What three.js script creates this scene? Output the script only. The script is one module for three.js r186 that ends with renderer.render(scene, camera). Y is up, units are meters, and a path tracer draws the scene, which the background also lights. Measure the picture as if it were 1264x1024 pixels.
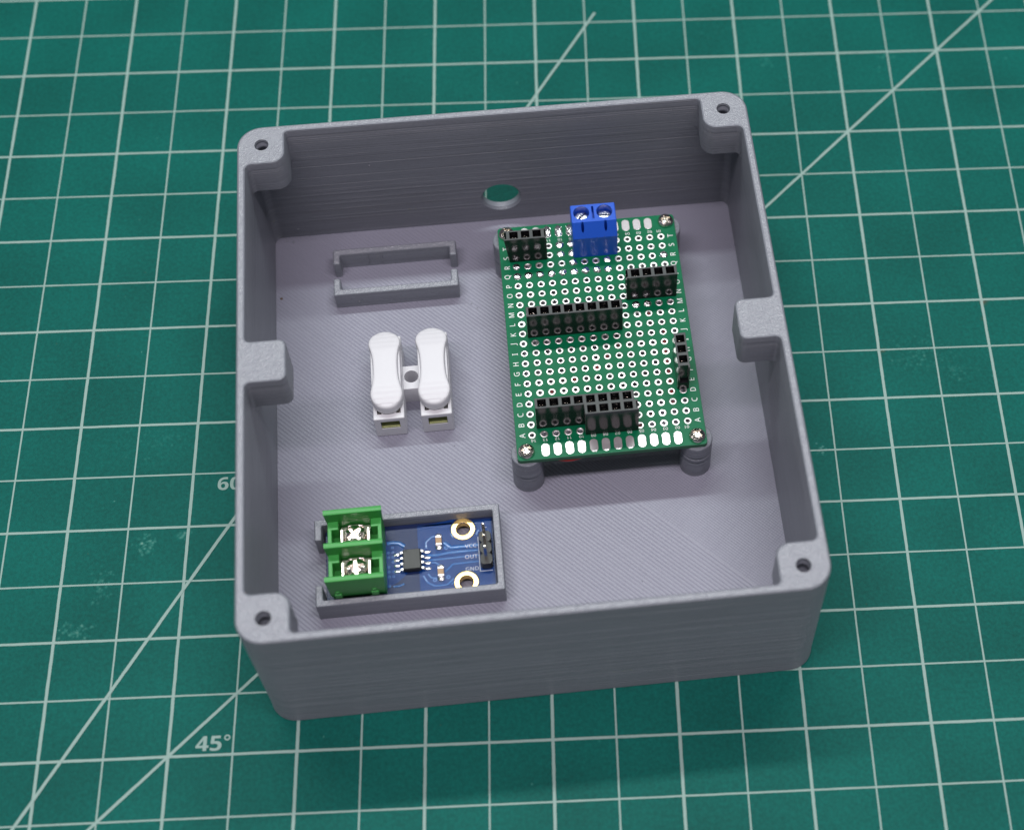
import * as THREE from 'three';
import { RectAreaLightUniformsLib } from 'three/addons/lights/RectAreaLightUniformsLib.js';
import { RoundedBoxGeometry } from 'three/addons/geometries/RoundedBoxGeometry.js';
import { mergeGeometries, toCreasedNormals } from 'three/addons/utils/BufferGeometryUtils.js';
import { FontLoader } from 'three/addons/loaders/FontLoader.js';
import { ImprovedNoise } from 'three/addons/math/ImprovedNoise.js';
import { Brush, Evaluator, SUBTRACTION } from 'three-bvh-csg';

// ---------------------------------------------------------------- camera, lamps, exposure
const MM = 0.001;
const scene = new THREE.Scene();
const camera = new THREE.PerspectiveCamera(2 * Math.atan(512 / 2105.4) * 180 / Math.PI, 1264 / 1024, 0.02, 20);
camera.position.set(7.80 * MM, 326.71 * MM, 204.59 * MM);
camera.rotation.set(-1.05007, -0.08041, 0.03245, 'YXZ');
camera.setViewOffset(1264, 1024, 632 - 800.67, 512 - 526.49, 1264, 1024);
camera.focus = 0.368;
camera.userData.fStop = 13;
scene.add(camera);

const renderer = new THREE.WebGLRenderer();
renderer.toneMapping = THREE.LinearToneMapping;
renderer.toneMappingExposure = 1.0;
renderer.shadowMap.enabled = true;
RectAreaLightUniformsLib.init();
scene.background = new THREE.Color().setRGB(0.187, 0.197, 0.2);     // the dim room round the bench

const TH = 3.58 * Math.PI / 180, CT = Math.cos(TH), ST = Math.sin(TH), BX = -4.846, BZ = 19.441;
const toWorld = (x, y, z) => new THREE.Vector3((BX + x * CT + z * ST) * MM, y * MM, (BZ - x * ST + z * CT) * MM);

function tubeLamp(label, z, color, power, width, len) {
  const o = new THREE.Group(); o.name = numbered('tube_lamp'); o.userData = { label, category: 'lamp', group: undefined };
  delete o.userData.group;
  o.position.copy(toWorld(0, 1060, z)); o.rotation.y = TH; scene.add(o);
  const hood = new THREE.Mesh(new RoundedBoxGeometry(len + 0.06, 0.05, width + 0.05, 2, 0.01), new THREE.MeshStandardMaterial({ color: 0xdddddd, roughness: 0.5 }));
  hood.name = 'lamp_housing'; hood.position.y = 0.03; o.add(hood);
  const glow = new THREE.Mesh(new RoundedBoxGeometry(len, 0.006, width, 1, 0.002), new THREE.MeshStandardMaterial({ color: 0xffffff, emissive: color, emissiveIntensity: 0.6, roughness: 0.6 }));
  glow.name = 'lamp_diffuser'; glow.position.y = 0.0005; o.add(glow);
  const l = new THREE.RectAreaLight(color, power, len, width);
  l.position.copy(toWorld(0, 1055, z));
  l.rotation.order = 'YXZ'; l.rotation.set(-Math.PI / 2, TH, 0);
  scene.add(l);
}
const names = new Map();
function numbered(n) { const k = names.get(n) || 0; names.set(n, k + 1); return k ? `${n}_${String(k).padStart(3, '0')}` : n; }
tubeLamp('white tube lamp hanging behind the grey box, above the picture', -455, new THREE.Color().setRGB(0.92, 1.0, 0.97), 43, 0.06, 1.1);
tubeLamp('white tube lamp hanging over the front of the grey box, above the picture', 225, new THREE.Color().setRGB(1.0, 0.9, 0.96), 27, 0.09, 1.1);

// ---------------------------------------------------------------- helpers
function mulberry(a) { return () => { a |= 0; a = a + 0x6D2B79F5 | 0; let t = Math.imul(a ^ a >>> 15, 1 | a); t = t + Math.imul(t ^ t >>> 7, 61 | t) ^ t; return ((t ^ t >>> 14) >>> 0) / 4294967296; }; }
const rnd = mulberry(7);
const perlin = new ImprovedNoise();
const V2 = (x, y) => new THREE.Vector2(x, y);

// geometries are modelled in millimetres and shrunk to metres here; uv in millimetres stay as they are
function mesh(name, geos, mat, parent, label) {
  let g = Array.isArray(geos) ? mergeGeometries(geos.map(clean), Array.isArray(mat)) : geos.clone();
  g.scale(MM, MM, MM);
  const m = new THREE.Mesh(g, mat); m.name = name; m.castShadow = m.receiveShadow = true;
  if (label) m.userData.label = label;
  parent.add(m); return m;
}
function clean(g) {
  g = g.index ? g.toNonIndexed() : g.clone();
  for (const k of Object.keys(g.attributes)) if (!['position', 'normal', 'uv'].includes(k)) g.deleteAttribute(k);
  if (!g.attributes.uv) g.setAttribute('uv', new THREE.BufferAttribute(new Float32Array(g.attributes.position.count * 2), 2));
  if (!g.attributes.normal) g.computeVertexNormals();
  g.clearGroups();
  return g;
}
function thing(name, label, category, x, y, z, group) {
  const o = new THREE.Group(); o.name = numbered(name); o.userData = { label, category };
  if (group) o.userData.group = group;
  o.position.copy(toWorld(x, y, z)); o.rotation.y = TH; scene.add(o); return o;
}
// box between two corners, rounded by r
function bx(x0, x1, y0, y1, z0, z1, r = 0.15, seg = 2) {
  const w = x1 - x0, h = y1 - y0, d = z1 - z0; r = Math.min(r, w / 2.01, h / 2.01, d / 2.01);
  const g = new RoundedBoxGeometry(w, h, d, seg, r); g.translate((x0 + x1) / 2, (y0 + y1) / 2, (z0 + z1) / 2); return planarUV(g);
}
// uv in millimetres by the way a face points
function planarUV(g) {
  const p = g.attributes.position, n = g.attributes.normal, uv = new Float32Array(p.count * 2);
  for (let i = 0; i < p.count; i++) {
    const ax = Math.abs(n.getX(i)), ay = Math.abs(n.getY(i)), az = Math.abs(n.getZ(i));
    if (ay > ax && ay > az) { uv[2 * i] = p.getX(i); uv[2 * i + 1] = p.getZ(i); }
    else { uv[2 * i] = ax > az ? p.getZ(i) : p.getX(i); uv[2 * i + 1] = p.getY(i); }
  }
  g.setAttribute('uv', new THREE.BufferAttribute(uv, 2)); return g;
}
function lathe(pts, seg = 24) { return new THREE.LatheGeometry(pts.map(p => V2(p[0], p[1])), seg); }
const crease = (g, a = 0.6) => toCreasedNormals(g, a);
function csg(a, ...subs) {
  const ev = new Evaluator(); ev.useGroups = false; ev.attributes = ['position', 'normal', 'uv'];
  const prep = g => { const b = new Brush(clean(g)); b.updateMatrixWorld(); return b; };
  let A = prep(a);
  for (const s of subs) { A = ev.evaluate(A, prep(s), SUBTRACTION); }
  const g = A.geometry; return g.index ? g.toNonIndexed() : g;
}
// closed outline with rounded corners: [x, z, radius]
function fillet(vs, step = 0.35) {
  const out = [], n = vs.length;
  for (let i = 0; i < n; i++) {
    const p = V2(...vs[(i + n - 1) % n]), c = V2(vs[i][0], vs[i][1]), q = V2(...vs[(i + 1) % n]);
    const r = vs[i][2]; if (!r) { out.push([c.x, c.y]); continue; }
    const a = V2(p.x, p.y).sub(c).normalize(), b = V2(q.x, q.y).sub(c).normalize();
    const half = Math.acos(THREE.MathUtils.clamp(a.dot(b), -1, 1)) / 2, t = r / Math.tan(half);
    const s = c.clone().addScaledVector(a, t), e = c.clone().addScaledVector(b, t);
    const m = a.clone().add(b).normalize().multiplyScalar(r / Math.sin(half)).add(c);
    const a0 = Math.atan2(s.y - m.y, s.x - m.x); let d = Math.atan2(e.y - m.y, e.x - m.x) - a0;
    while (d > Math.PI) d -= 2 * Math.PI; while (d < -Math.PI) d += 2 * Math.PI;
    const k = Math.max(3, Math.ceil(Math.abs(d) * r / step));
    for (let j = 0; j <= k; j++) out.push([m.x + r * Math.cos(a0 + d * j / k), m.y + r * Math.sin(a0 + d * j / k)]);
  }
  return out;
}
// shift an outline sideways (to the left of its direction) by off
function shift(c, off) {
  const n = c.length;
  return c.map((p, i) => {
    let a = c[(i + n - 1) % n], b = c[(i + 1) % n];
    const d1 = V2(p[0] - a[0], p[1] - a[1]).normalize(), d2 = V2(b[0] - p[0], b[1] - p[1]).normalize();
    const n1 = V2(-d1.y, d1.x), n2 = V2(-d2.y, d2.x), m = n1.clone().add(n2).normalize();
    const k = off / Math.max(0.5, m.dot(n1));
    return [p[0] + m.x * k, p[1] + m.y * k];
  });
}
// side surface over an outline: rings of [y, sideways shift]
function skin(c, rings, skip) {
  const n = c.length, pos = [], uv = []; let L = [0];
  for (let i = 0; i < n; i++) { const a = c[i], b = c[(i + 1) % n]; L.push(L[i] + Math.hypot(b[0] - a[0], b[1] - a[1])); }
  const R = rings.map(r => r[1] ? shift(c, r[1]) : c);
  let arc = 0; const vv = rings.map((r, i) => i ? (arc += Math.hypot(r[0] - rings[i - 1][0], r[1] - rings[i - 1][1])) : (arc = r[0]));
  for (let k = 0; k + 1 < rings.length; k++) for (let i = 0; i < n; i++) {
    const j = (i + 1) % n; if (skip && skip(c[i], c[j])) continue;
    const A = [R[k][i][0], rings[k][0], R[k][i][1]], B = [R[k][j][0], rings[k][0], R[k][j][1]], C = [R[k + 1][j][0], rings[k + 1][0], R[k + 1][j][1]], D = [R[k + 1][i][0], rings[k + 1][0], R[k + 1][i][1]];
    pos.push(...A, ...B, ...C, ...A, ...C, ...D);
    uv.push(L[i], vv[k], L[i + 1], vv[k], L[i + 1], vv[k + 1], L[i], vv[k], L[i + 1], vv[k + 1], L[i], vv[k + 1]);
  }
  const g = new THREE.BufferGeometry();
  g.setAttribute('position', new THREE.Float32BufferAttribute(pos, 3)); g.setAttribute('uv', new THREE.Float32BufferAttribute(uv, 2));
  g.computeVertexNormals(); return crease(g, 0.75);
}
// flat horizontal face with holes at height y, seen from above
function cap(c, holes, y, up = true) {
  const cc = c.map(p => V2(p[0], p[1])), hh = holes.map(h => h.map(p => V2(p[0], p[1])));
  if (THREE.ShapeUtils.isClockWise(cc)) cc.reverse();
  hh.forEach(h => { if (!THREE.ShapeUtils.isClockWise(h)) h.reverse(); });
  const f = THREE.ShapeUtils.triangulateShape(cc, hh), all = cc.concat(...hh), pos = [], uv = [], nor = [];
  for (const t of f) for (const k of (up ? [0, 2, 1] : [0, 1, 2])) { const p = all[t[k]]; pos.push(p.x, y, p.y); uv.push(p.x, p.y); nor.push(0, up ? 1 : -1, 0); }
  const g = new THREE.BufferGeometry();
  g.setAttribute('position', new THREE.Float32BufferAttribute(pos, 3)); g.setAttribute('uv', new THREE.Float32BufferAttribute(uv, 2)); g.setAttribute('normal', new THREE.Float32BufferAttribute(nor, 3));
  return g;
}
// solid prism with softened top edge; outline runs so that +shift goes outwards when sgn = 1
function area(c) { let a = 0; c.forEach((p, i) => { const q = c[(i + 1) % c.length]; a += p[0] * q[1] - q[0] * p[1]; }); return a / 2; }
function slab(c, y0, y1, bev = 0.25, holes = []) {
  const s = area(c) > 0 ? 1 : -1;                       // left of the direction is the inside when the area is positive
  const gs = [skin(c, [[y0, 0], [y1 - bev, 0], [y1 - bev * 0.3, s * bev * 0.3], [y1, s * bev]])];
  gs.push(cap(shift(c, s * bev), holes, y1));
  for (const h of holes) gs.push(skin(h, [[y0, 0], [y1, 0]]));
  return gs;
}
const ring = (x, z, r, k = 24) => Array.from({ length: k }, (_, i) => [x + r * Math.cos(i / k * 2 * Math.PI), z + r * Math.sin(i / k * 2 * Math.PI)]);
// cut a geometry with the vertical plane a x + b z = d: [part below, part above]
function cut(g, a, b, d) {
  g = clean(g); const P = g.attributes.position, U = g.attributes.uv, N = g.attributes.normal, out = [[[], [], []], [[], [], []]];
  const get = i => [P.getX(i), P.getY(i), P.getZ(i), U.getX(i), U.getY(i), N.getX(i), N.getY(i), N.getZ(i)];
  for (let t = 0; t < P.count; t += 3) {
    const tri = [get(t), get(t + 1), get(t + 2)], s = tri.map(v => a * v[0] + b * v[2] - d);
    for (const side of [0, 1]) {
      const keep = x => side ? x >= 0 : x < 0, poly = [];
      for (let i = 0; i < 3; i++) {
        const j = (i + 1) % 3;
        if (keep(s[i])) poly.push(tri[i]);
        if (keep(s[i]) !== keep(s[j])) { const f = s[i] / (s[i] - s[j]); poly.push(tri[i].map((v, k) => v + (tri[j][k] - v) * f)); }
      }
      for (let i = 1; i + 1 < poly.length; i++) for (const v of [poly[0], poly[i], poly[i + 1]]) { out[side][0].push(v[0], v[1], v[2]); out[side][1].push(v[3], v[4]); out[side][2].push(v[5], v[6], v[7]); }
    }
  }
  return out.map(o => { const q = new THREE.BufferGeometry(); q.setAttribute('position', new THREE.Float32BufferAttribute(o[0], 3)); q.setAttribute('uv', new THREE.Float32BufferAttribute(o[1], 2)); q.setAttribute('normal', new THREE.Float32BufferAttribute(o[2], 3)); return q; });
}
function tex(w, h, f, srgb, mmW, mmH) {
  const d = new Uint8Array(w * h * 4);
  for (let y = 0; y < h; y++) for (let x = 0; x < w; x++) { const c = f(x, y); const k = 4 * (y * w + x); if (typeof c === 'number') { d[k] = d[k + 1] = d[k + 2] = THREE.MathUtils.clamp(c, 0, 1) * 255; } else { d[k] = c[0]; d[k + 1] = c[1]; d[k + 2] = c[2]; } d[k + 3] = 255; }
  const t = new THREE.DataTexture(d, w, h); t.wrapS = t.wrapT = THREE.RepeatWrapping; t.magFilter = THREE.LinearFilter; t.minFilter = THREE.LinearMipmapLinearFilter; t.generateMipmaps = true;
  if (srgb) t.colorSpace = THREE.SRGBColorSpace;
  t.repeat.set(1 / mmW, 1 / mmH); t.needsUpdate = true; return t;
}
const font = await new FontLoader().loadAsync('fonts/droid/droid_sans_bold.typeface.json');
const fontThin = await new FontLoader().loadAsync('fonts/droid/droid_sans_regular.typeface.json');
// flat lettering lying on a surface at height y; turn in quarter turns about the vertical, centred on x, z
function lettering(text, size, x, z, y, turn = 0, f = fontThin, squeeze = 1) {
  const g = new THREE.ShapeGeometry(f.generateShapes(text, size), 4);
  g.computeBoundingBox(); const b = g.boundingBox; g.translate(-(b.min.x + b.max.x) / 2, -(b.min.y + b.max.y) / 2, 0);
  g.scale(squeeze, 1, 1); g.rotateX(-Math.PI / 2); g.rotateY(turn); g.translate(x, y, z); return g;
}
const std = o => new THREE.MeshStandardMaterial(o);
const rgb = (r, g, b) => new THREE.Color().setRGB(r, g, b);

// ---------------------------------------------------------------- materials
// printed walls: 0.2 mm layers, some standing proud, with broken streaks
const layerR = mulberry(3), layerOff = Array.from({ length: 200 }, () => { const r = layerR(); return (layerR() - 0.5) * 0.3 + (r > 0.9 ? 0.9 : r < 0.05 ? -0.6 : 0); });
// relief given as heights in millimetres, turned into a normal map
function relief(w, h, f, mmW, mmH) {
  const z = new Float32Array(w * h); for (let y = 0; y < h; y++) for (let x = 0; x < w; x++) z[y * w + x] = f(x, y);
  const px = mmW / w, py = mmH / h;
  return tex(w, h, (x, y) => {
    const gx = (z[y * w + (x + 1) % w] - z[y * w + (x + w - 1) % w]) / (2 * px), gy = (z[((y + 1) % h) * w + x] - z[((y + h - 1) % h) * w + x]) / (2 * py), l = 1 / Math.hypot(gx, gy, 1);
    return [127.5 - 127.5 * gx * l, 127.5 - 127.5 * gy * l, 127.5 + 127.5 * l];
  }, false, mmW, mmH);
}
const wallRelief = relief(1024, 1200, (x, y) => {
  const l = Math.floor(y / 6), f = (y % 6) / 6, w = Math.sin(f * Math.PI);
  const s = perlin.noise(x * 0.012, l * 3.7, 1.5) * 0.35 + perlin.noise(x * 0.004, l * 1.3, 9.5) * 0.35 + perlin.noise(x * 0.4, y * 0.3, 2.2) * 0.15;
  return 0.058 * w + 0.085 * layerOff[l % 200] + 0.045 * s;
}, 90, 40);
const wallTint = tex(512, 500, (x, y) => {
  const l = Math.floor(y / 2.5);
  const v = 0.9 + 0.07 * perlin.noise(x * 0.012, l * 2.1, 4.4) + 0.07 * layerOff[l % 200] + 0.05 * perlin.noise(x * 0.3, y * 0.4, 7.7);
  return [v * 240, v * 242, v * 246];
}, true, 90, 40);
const PLA = rgb(0.278, 0.292, 0.33);
const wallMat = new THREE.MeshPhysicalMaterial({ color: PLA, ior: 1.6, roughness: 0.36, normalMap: wallRelief, map: wallTint });
// printed tops: beads of filament laid in random short diagonal runs
const topRelief = relief(512, 512, (x, y) => {
  const a = perlin.noise(x * 0.03125, y * 0.03125, 3.3), b = perlin.noise(x * 0.0781, y * 0.0781, 8.1), c = Math.sin((x + y) * 2 * Math.PI / 32 + 2 * a) * 0.5 + Math.sin((x - y) * 2 * Math.PI / 32 + 4 * a) * 0.5;
  return 0.075 * b + 0.022 * c + 0.07 * a;
}, 11, 11);
const topMat = new THREE.MeshPhysicalMaterial({ color: PLA, ior: 1.6, roughness: 0.27, normalMap: topRelief });
// printed floor: beads at 45 degrees
const N = 16, lineAmp = Array.from({ length: N }, () => 0.75 + 0.25 * layerR()), lineAmp2 = Array.from({ length: N }, () => 0.6 + 0.4 * layerR());
const hatch = (x, y, P) => {
  const u = ((x - y) / 1024 * N + 8 * N) % N, k = Math.floor(u), f = u - k;
  return lineAmp[k] * Math.pow(Math.sin(f * Math.PI), 0.7) + 0.16 * perlin.noise(x * 0.05, y * 0.05, P);
};
const hatch2 = (x, y) => { const u = ((x + y) / 1024 * N + 8 * N) % N, k = Math.floor(u), f = u - k; return lineAmp2[k] * Math.pow(Math.sin(f * Math.PI), 0.8); };
const floorRelief = relief(1024, 1024, (x, y) => 0.1 * hatch(x, y, 1.1), 16 * 1.12, 16 * 1.12);
const floorRelief2 = relief(1024, 1024, (x, y) => 0.05 * hatch(x, y, 5.1) + 0.05 * hatch2(x, y), 16 * 0.8, 16 * 0.8);
const floorMat = std({ color: rgb(0.25, 0.252, 0.315), roughness: 0.4, normalMap: floorRelief });
const floorMat2 = std({ color: rgb(0.25, 0.252, 0.315), roughness: 0.4, normalMap: floorRelief2 });

const pcbTex = tex(256, 256, (x, y) => { const n = 0.5 + 0.3 * perlin.noise(x * 0.05, y * 0.05, 1.1) + 0.25 * perlin.noise(x * 0.3, y * 0.3, 6.6); return [2 + 6 * n, 96 + 14 * n, 62 + 12 * n]; }, true, 22, 22);
const pcbMat = new THREE.MeshPhysicalMaterial({ color: 0xffffff, map: pcbTex, roughness: 0.35, specularIntensity: 0.3 });
const pcbEdge = std({ color: rgb(0.03, 0.13, 0.07), roughness: 0.7 });
const tinBump = tex(256, 256, (x, y) => 0.5 + 0.4 * perlin.noise(x * 0.045, y * 0.045, 2.5) + 0.2 * perlin.noise(x * 0.2, y * 0.2, 4.5), false, 3, 3);
const tin = std({ color: rgb(0.66, 0.63, 0.64), metalness: 0.65, roughness: 0.27, bumpMap: tinBump, bumpScale: 0.008 * MM });
const tinRing = [0.3, 0.36, 0.42].map((q, i) => std({ color: rgb(0.86 - 0.05 * i, 0.85 - 0.05 * i, 0.83 - 0.05 * i), metalness: 1, roughness: q }));
const solder = std({ color: rgb(0.86, 0.85, 0.86), metalness: 1, roughness: 0.17, bumpMap: tinBump, bumpScale: 0.04 * MM });
const nickel = std({ color: rgb(0.72, 0.67, 0.6), metalness: 1, roughness: 0.075, bumpMap: tinBump, bumpScale: 0.03 * MM });
const steel = std({ color: rgb(0.8, 0.79, 0.79), metalness: 1, roughness: 0.24, bumpMap: tinBump, bumpScale: 0.06 * MM });
const brass = std({ color: rgb(0.42, 0.45, 0.2), metalness: 0.6, roughness: 0.35 });
const gold = std({ color: rgb(0.95, 0.68, 0.25), metalness: 1, roughness: 0.27 });
const ink = std({ color: rgb(0.85, 0.86, 0.85), roughness: 0.6 });
const plasticBump = tex(256, 256, (x, y) => 0.5 + 0.4 * perlin.noise(x * 0.12, y * 0.12, 3.2) + 0.2 * perlin.noise(x * 0.4, y * 0.4, 1.2), false, 6, 6);
const blackGloss = std({ color: rgb(0.012, 0.012, 0.014), roughness: 0.13, bumpMap: plasticBump, bumpScale: 0.006 * MM });
const blackTop = std({ color: rgb(0.045, 0.05, 0.052), roughness: 0.45, bumpMap: plasticBump, bumpScale: 0.02 * MM });
const blackMatte = std({ color: rgb(0.028, 0.03, 0.03), roughness: 0.4, bumpMap: plasticBump, bumpScale: 0.03 * MM });
const bluePlastic = std({ color: rgb(0.012, 0.09, 0.55), roughness: 0.3, bumpMap: plasticBump, bumpScale: 0.012 * MM });
const greenPlastic = std({ color: rgb(0.035, 0.30, 0.05), roughness: 0.38, bumpMap: plasticBump, bumpScale: 0.012 * MM });
const whitePlastic = new THREE.MeshPhysicalMaterial({ color: rgb(0.65, 0.65, 0.68), roughness: 0.42, bumpMap: plasticBump, bumpScale: 0.01 * MM });
const redWire = std({ color: rgb(0.5, 0.02, 0.015), roughness: 0.4 });

// ---------------------------------------------------------------- the cutting mat
const MX = (i) => (i - 4) * 12.7, MZ = (j) => (j - 5) * 12.7;
{
  const mat = new THREE.Group(); mat.name = numbered('cutting_mat');
  mat.userData = { label: 'green self-healing cutting mat with pale grid lines under the grey box', category: 'cutting mat' };
  scene.add(mat);
  // colour with worn scuffs, specks and stains where the photograph shows them; x, z in millimetres
  const W = 2048, S = 440, sc = S / W, r = mulberry(21), base = new Float32Array(W * W * 3);
  const X0 = -220, Z0 = -220;
  for (let y = 0; y < W; y++) for (let x = 0; x < W; x++) {
    const n = 1 + 0.10 * perlin.noise(x * 0.012, y * 0.012, 0.7) + 0.10 * perlin.noise(x * 0.31, y * 0.31, 5.2) + 0.10 * (r() - 0.5), k = 3 * (y * W + x);
    base[k] = 6 * n; base[k + 1] = 88 * n; base[k + 2] = 80 * n;
  }
  const dab = (x, z, rad, c, a) => {
    const px = (x - X0) / sc, py = (z - Z0) / sc, R = rad / sc;
    for (let yy = Math.floor(py - R); yy <= py + R; yy++) for (let xx = Math.floor(px - R); xx <= px + R; xx++) {
      if (xx < 0 || yy < 0 || xx >= W || yy >= W) continue;
      const d = Math.hypot(xx - px, yy - py) / R; if (d > 1) continue;
      const f = a * (1 - d * d), k = 3 * (yy * W + xx); for (let q = 0; q < 3; q++) base[k + q] += (c[q] - base[k + q]) * f;
    }
  };
  const pale = [150, 175, 160], brown = [92, 78, 62];
  const scuff = (x, z, w, h, n, c, a, sz = 0.3) => { for (let i = 0; i < n; i++) { const t = r() * 6.283, q = Math.sqrt(-Math.log(1 - r() * 0.95)) * 0.6; dab(x + Math.cos(t) * w * q, z + Math.sin(t) * h * q, sz * (0.5 + r()), c, a * 0.6 * (0.3 + 0.7 * r())); } };
  scuff(84.9, 1.4, 9, 6, 160, pale, 0.3); scuff(93, 6, 5, 4, 60, pale, 0.3); scuff(-93.2, 51.3, 3, 5, 60, pale, 0.5); scuff(-97.9, 61, 5, 2.5, 60, pale, 0.6);
  scuff(-84.9, 42, 3, 3, 70, pale, 0.6); scuff(-85, 18, 9, 6, 70, pale, 0.25); scuff(-77, 40, 2, 1.5, 20, pale, 0.6, 0.35);
  scuff(60, 25, 1.6, 1.6, 14, [200, 200, 190], 0.8, 0.3); scuff(102, -12.2, 1.1, 1.1, 26, brown, 0.6, 0.5); scuff(76.8, 0.3, 1.2, 1, 18, brown, 0.4, 0.5); scuff(101, -8, 0.6, 0.8, 8, brown, 0.6, 0.4);
  scuff(58, -88, 3, 3, 16, pale, 0.35, 0.45); scuff(46, -98, 8, 6, 14, pale, 0.3, 0.4); scuff(88, -88, 4, 2, 14, pale, 0.35, 0.4); scuff(106, 60, 3, 10, 26, pale, 0.25, 0.3); scuff(96, 48, 6, 6, 40, pale, 0.22, 0.25);
  scuff(-64, 62, 1, 1, 10, [150, 140, 110], 0.5, 0.35);
  for (let i = 0; i < 420; i++) dab(X0 + r() * S, Z0 + r() * S, 0.12 + 0.22 * r() * r(), r() < 0.6 ? pale : brown, 0.3 + 0.55 * r());
  for (let i = 0; i < 26; i++) { let x = X0 + r() * S, z = Z0 + r() * S; const a = r() * 6.28, len = 8 + 25 * r(); for (let t = 0; t < len; t += 0.25) dab(x + Math.cos(a) * t, z + Math.sin(a) * t, 0.24, [12, 84, 78], 0.35); }   // old knife cuts
  const map = tex(W, W, (x, y) => { const k = 3 * (y * W + x); return [base[k], base[k + 1], base[k + 2]].map(v => Math.max(0, Math.min(255, v))); }, true, S, S);
  map.offset.set(-X0 / S, -Z0 / S);
  const grain = tex(512, 512, (x, y) => 0.5 + 0.35 * perlin.noise(x * 0.11, y * 0.11, 8.8) + 0.3 * perlin.noise(x * 0.31, y * 0.31, 3.8), false, 14, 14);
  const matMat = new THREE.MeshPhysicalMaterial({ color: 0xffffff, map, roughness: 0.5, specularIntensity: 0.2, bumpMap: grain, bumpScale: 0.03 * MM });
  const lineMat = new THREE.MeshPhysicalMaterial({ color: rgb(0.27, 0.385, 0.35), roughness: 0.5, specularIntensity: 0.2, bumpMap: grain, bumpScale: 0.03 * MM });
  mesh('mat_sheet', bx(-230, 225, -3, 0, -150, 224, 0.4), matMat, mat);
  // printed lines with slightly ragged edges
  const strip = (x0, z0, x1, z1, w, y, seed) => {
    const len = Math.hypot(x1 - x0, z1 - z0), n = Math.ceil(len / 0.8), dx = (x1 - x0) / len, dz = (z1 - z0) / len, pos = [], uv = [], nor = [], row = [];
    for (let i = 0; i <= n; i++) {
      const t = len * i / n, j = s => w / 2 * (1 + 0.16 * perlin.noise(t * 0.9, seed * 7.3 + s * 3.1, 0.5) + 0.14 * perlin.noise(t * 0.21, seed * 3.3 + s, 1.5));
      const a = j(1), b = j(2); row.push([[x0 + dx * t - dz * a, z0 + dz * t + dx * a], [x0 + dx * t + dz * b, z0 + dz * t - dx * b]]);
    }
    for (let i = 0; i < n; i++) for (const p of [row[i][0], row[i + 1][1], row[i][1], row[i][0], row[i + 1][0], row[i + 1][1]]) { pos.push(p[0], y, p[1]); uv.push(p[0], p[1]); nor.push(0, 1, 0); }
    const g = new THREE.BufferGeometry(); g.setAttribute('position', new THREE.Float32BufferAttribute(pos, 3)); g.setAttribute('uv', new THREE.Float32BufferAttribute(uv, 2)); g.setAttribute('normal', new THREE.Float32BufferAttribute(nor, 3)); return g;
  };
  for (let i = -12; i <= 20; i++) mesh('grid_line', strip(MX(i), MZ(-4), MX(i), MZ(19), i % 2 ? 0.36 : 0.62, 0.03, i + 40), lineMat, mat);
  for (let j = -4; j <= 19; j++) mesh('grid_line', strip(MX(-12), MZ(j), MX(20), MZ(j), j % 2 ? 0.38 : 0.56, 0.06, j + 90), lineMat, mat);
  mesh('diagonal_line', strip(MX(-9), MZ(19), MX(14), MZ(-4), 0.62, 0.09, 201), lineMat, mat);
  mesh('diagonal_line', strip(-117.5, 124, 15.4, -104.8, 0.66, 0.12, 202), lineMat, mat);
  mesh('printed_angle', lettering('45', 3.1, -68.35, 86.5, 0.05, 0, font, 1.12), lineMat, mat);
  mesh('printed_angle', lettering('60', 3.1, -68.3, 28.0, 0.05, 0, font, 1.12), lineMat, mat);
  for (const [x, z] of [[-64.75, 85.4], [-64.7, 26.9]]) { const s = ring(x, z, 0.62, 20), h = ring(x, z, 0.32, 16); mesh('degree_mark', cap(s, [h], 0.05), lineMat, mat); }
}

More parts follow.
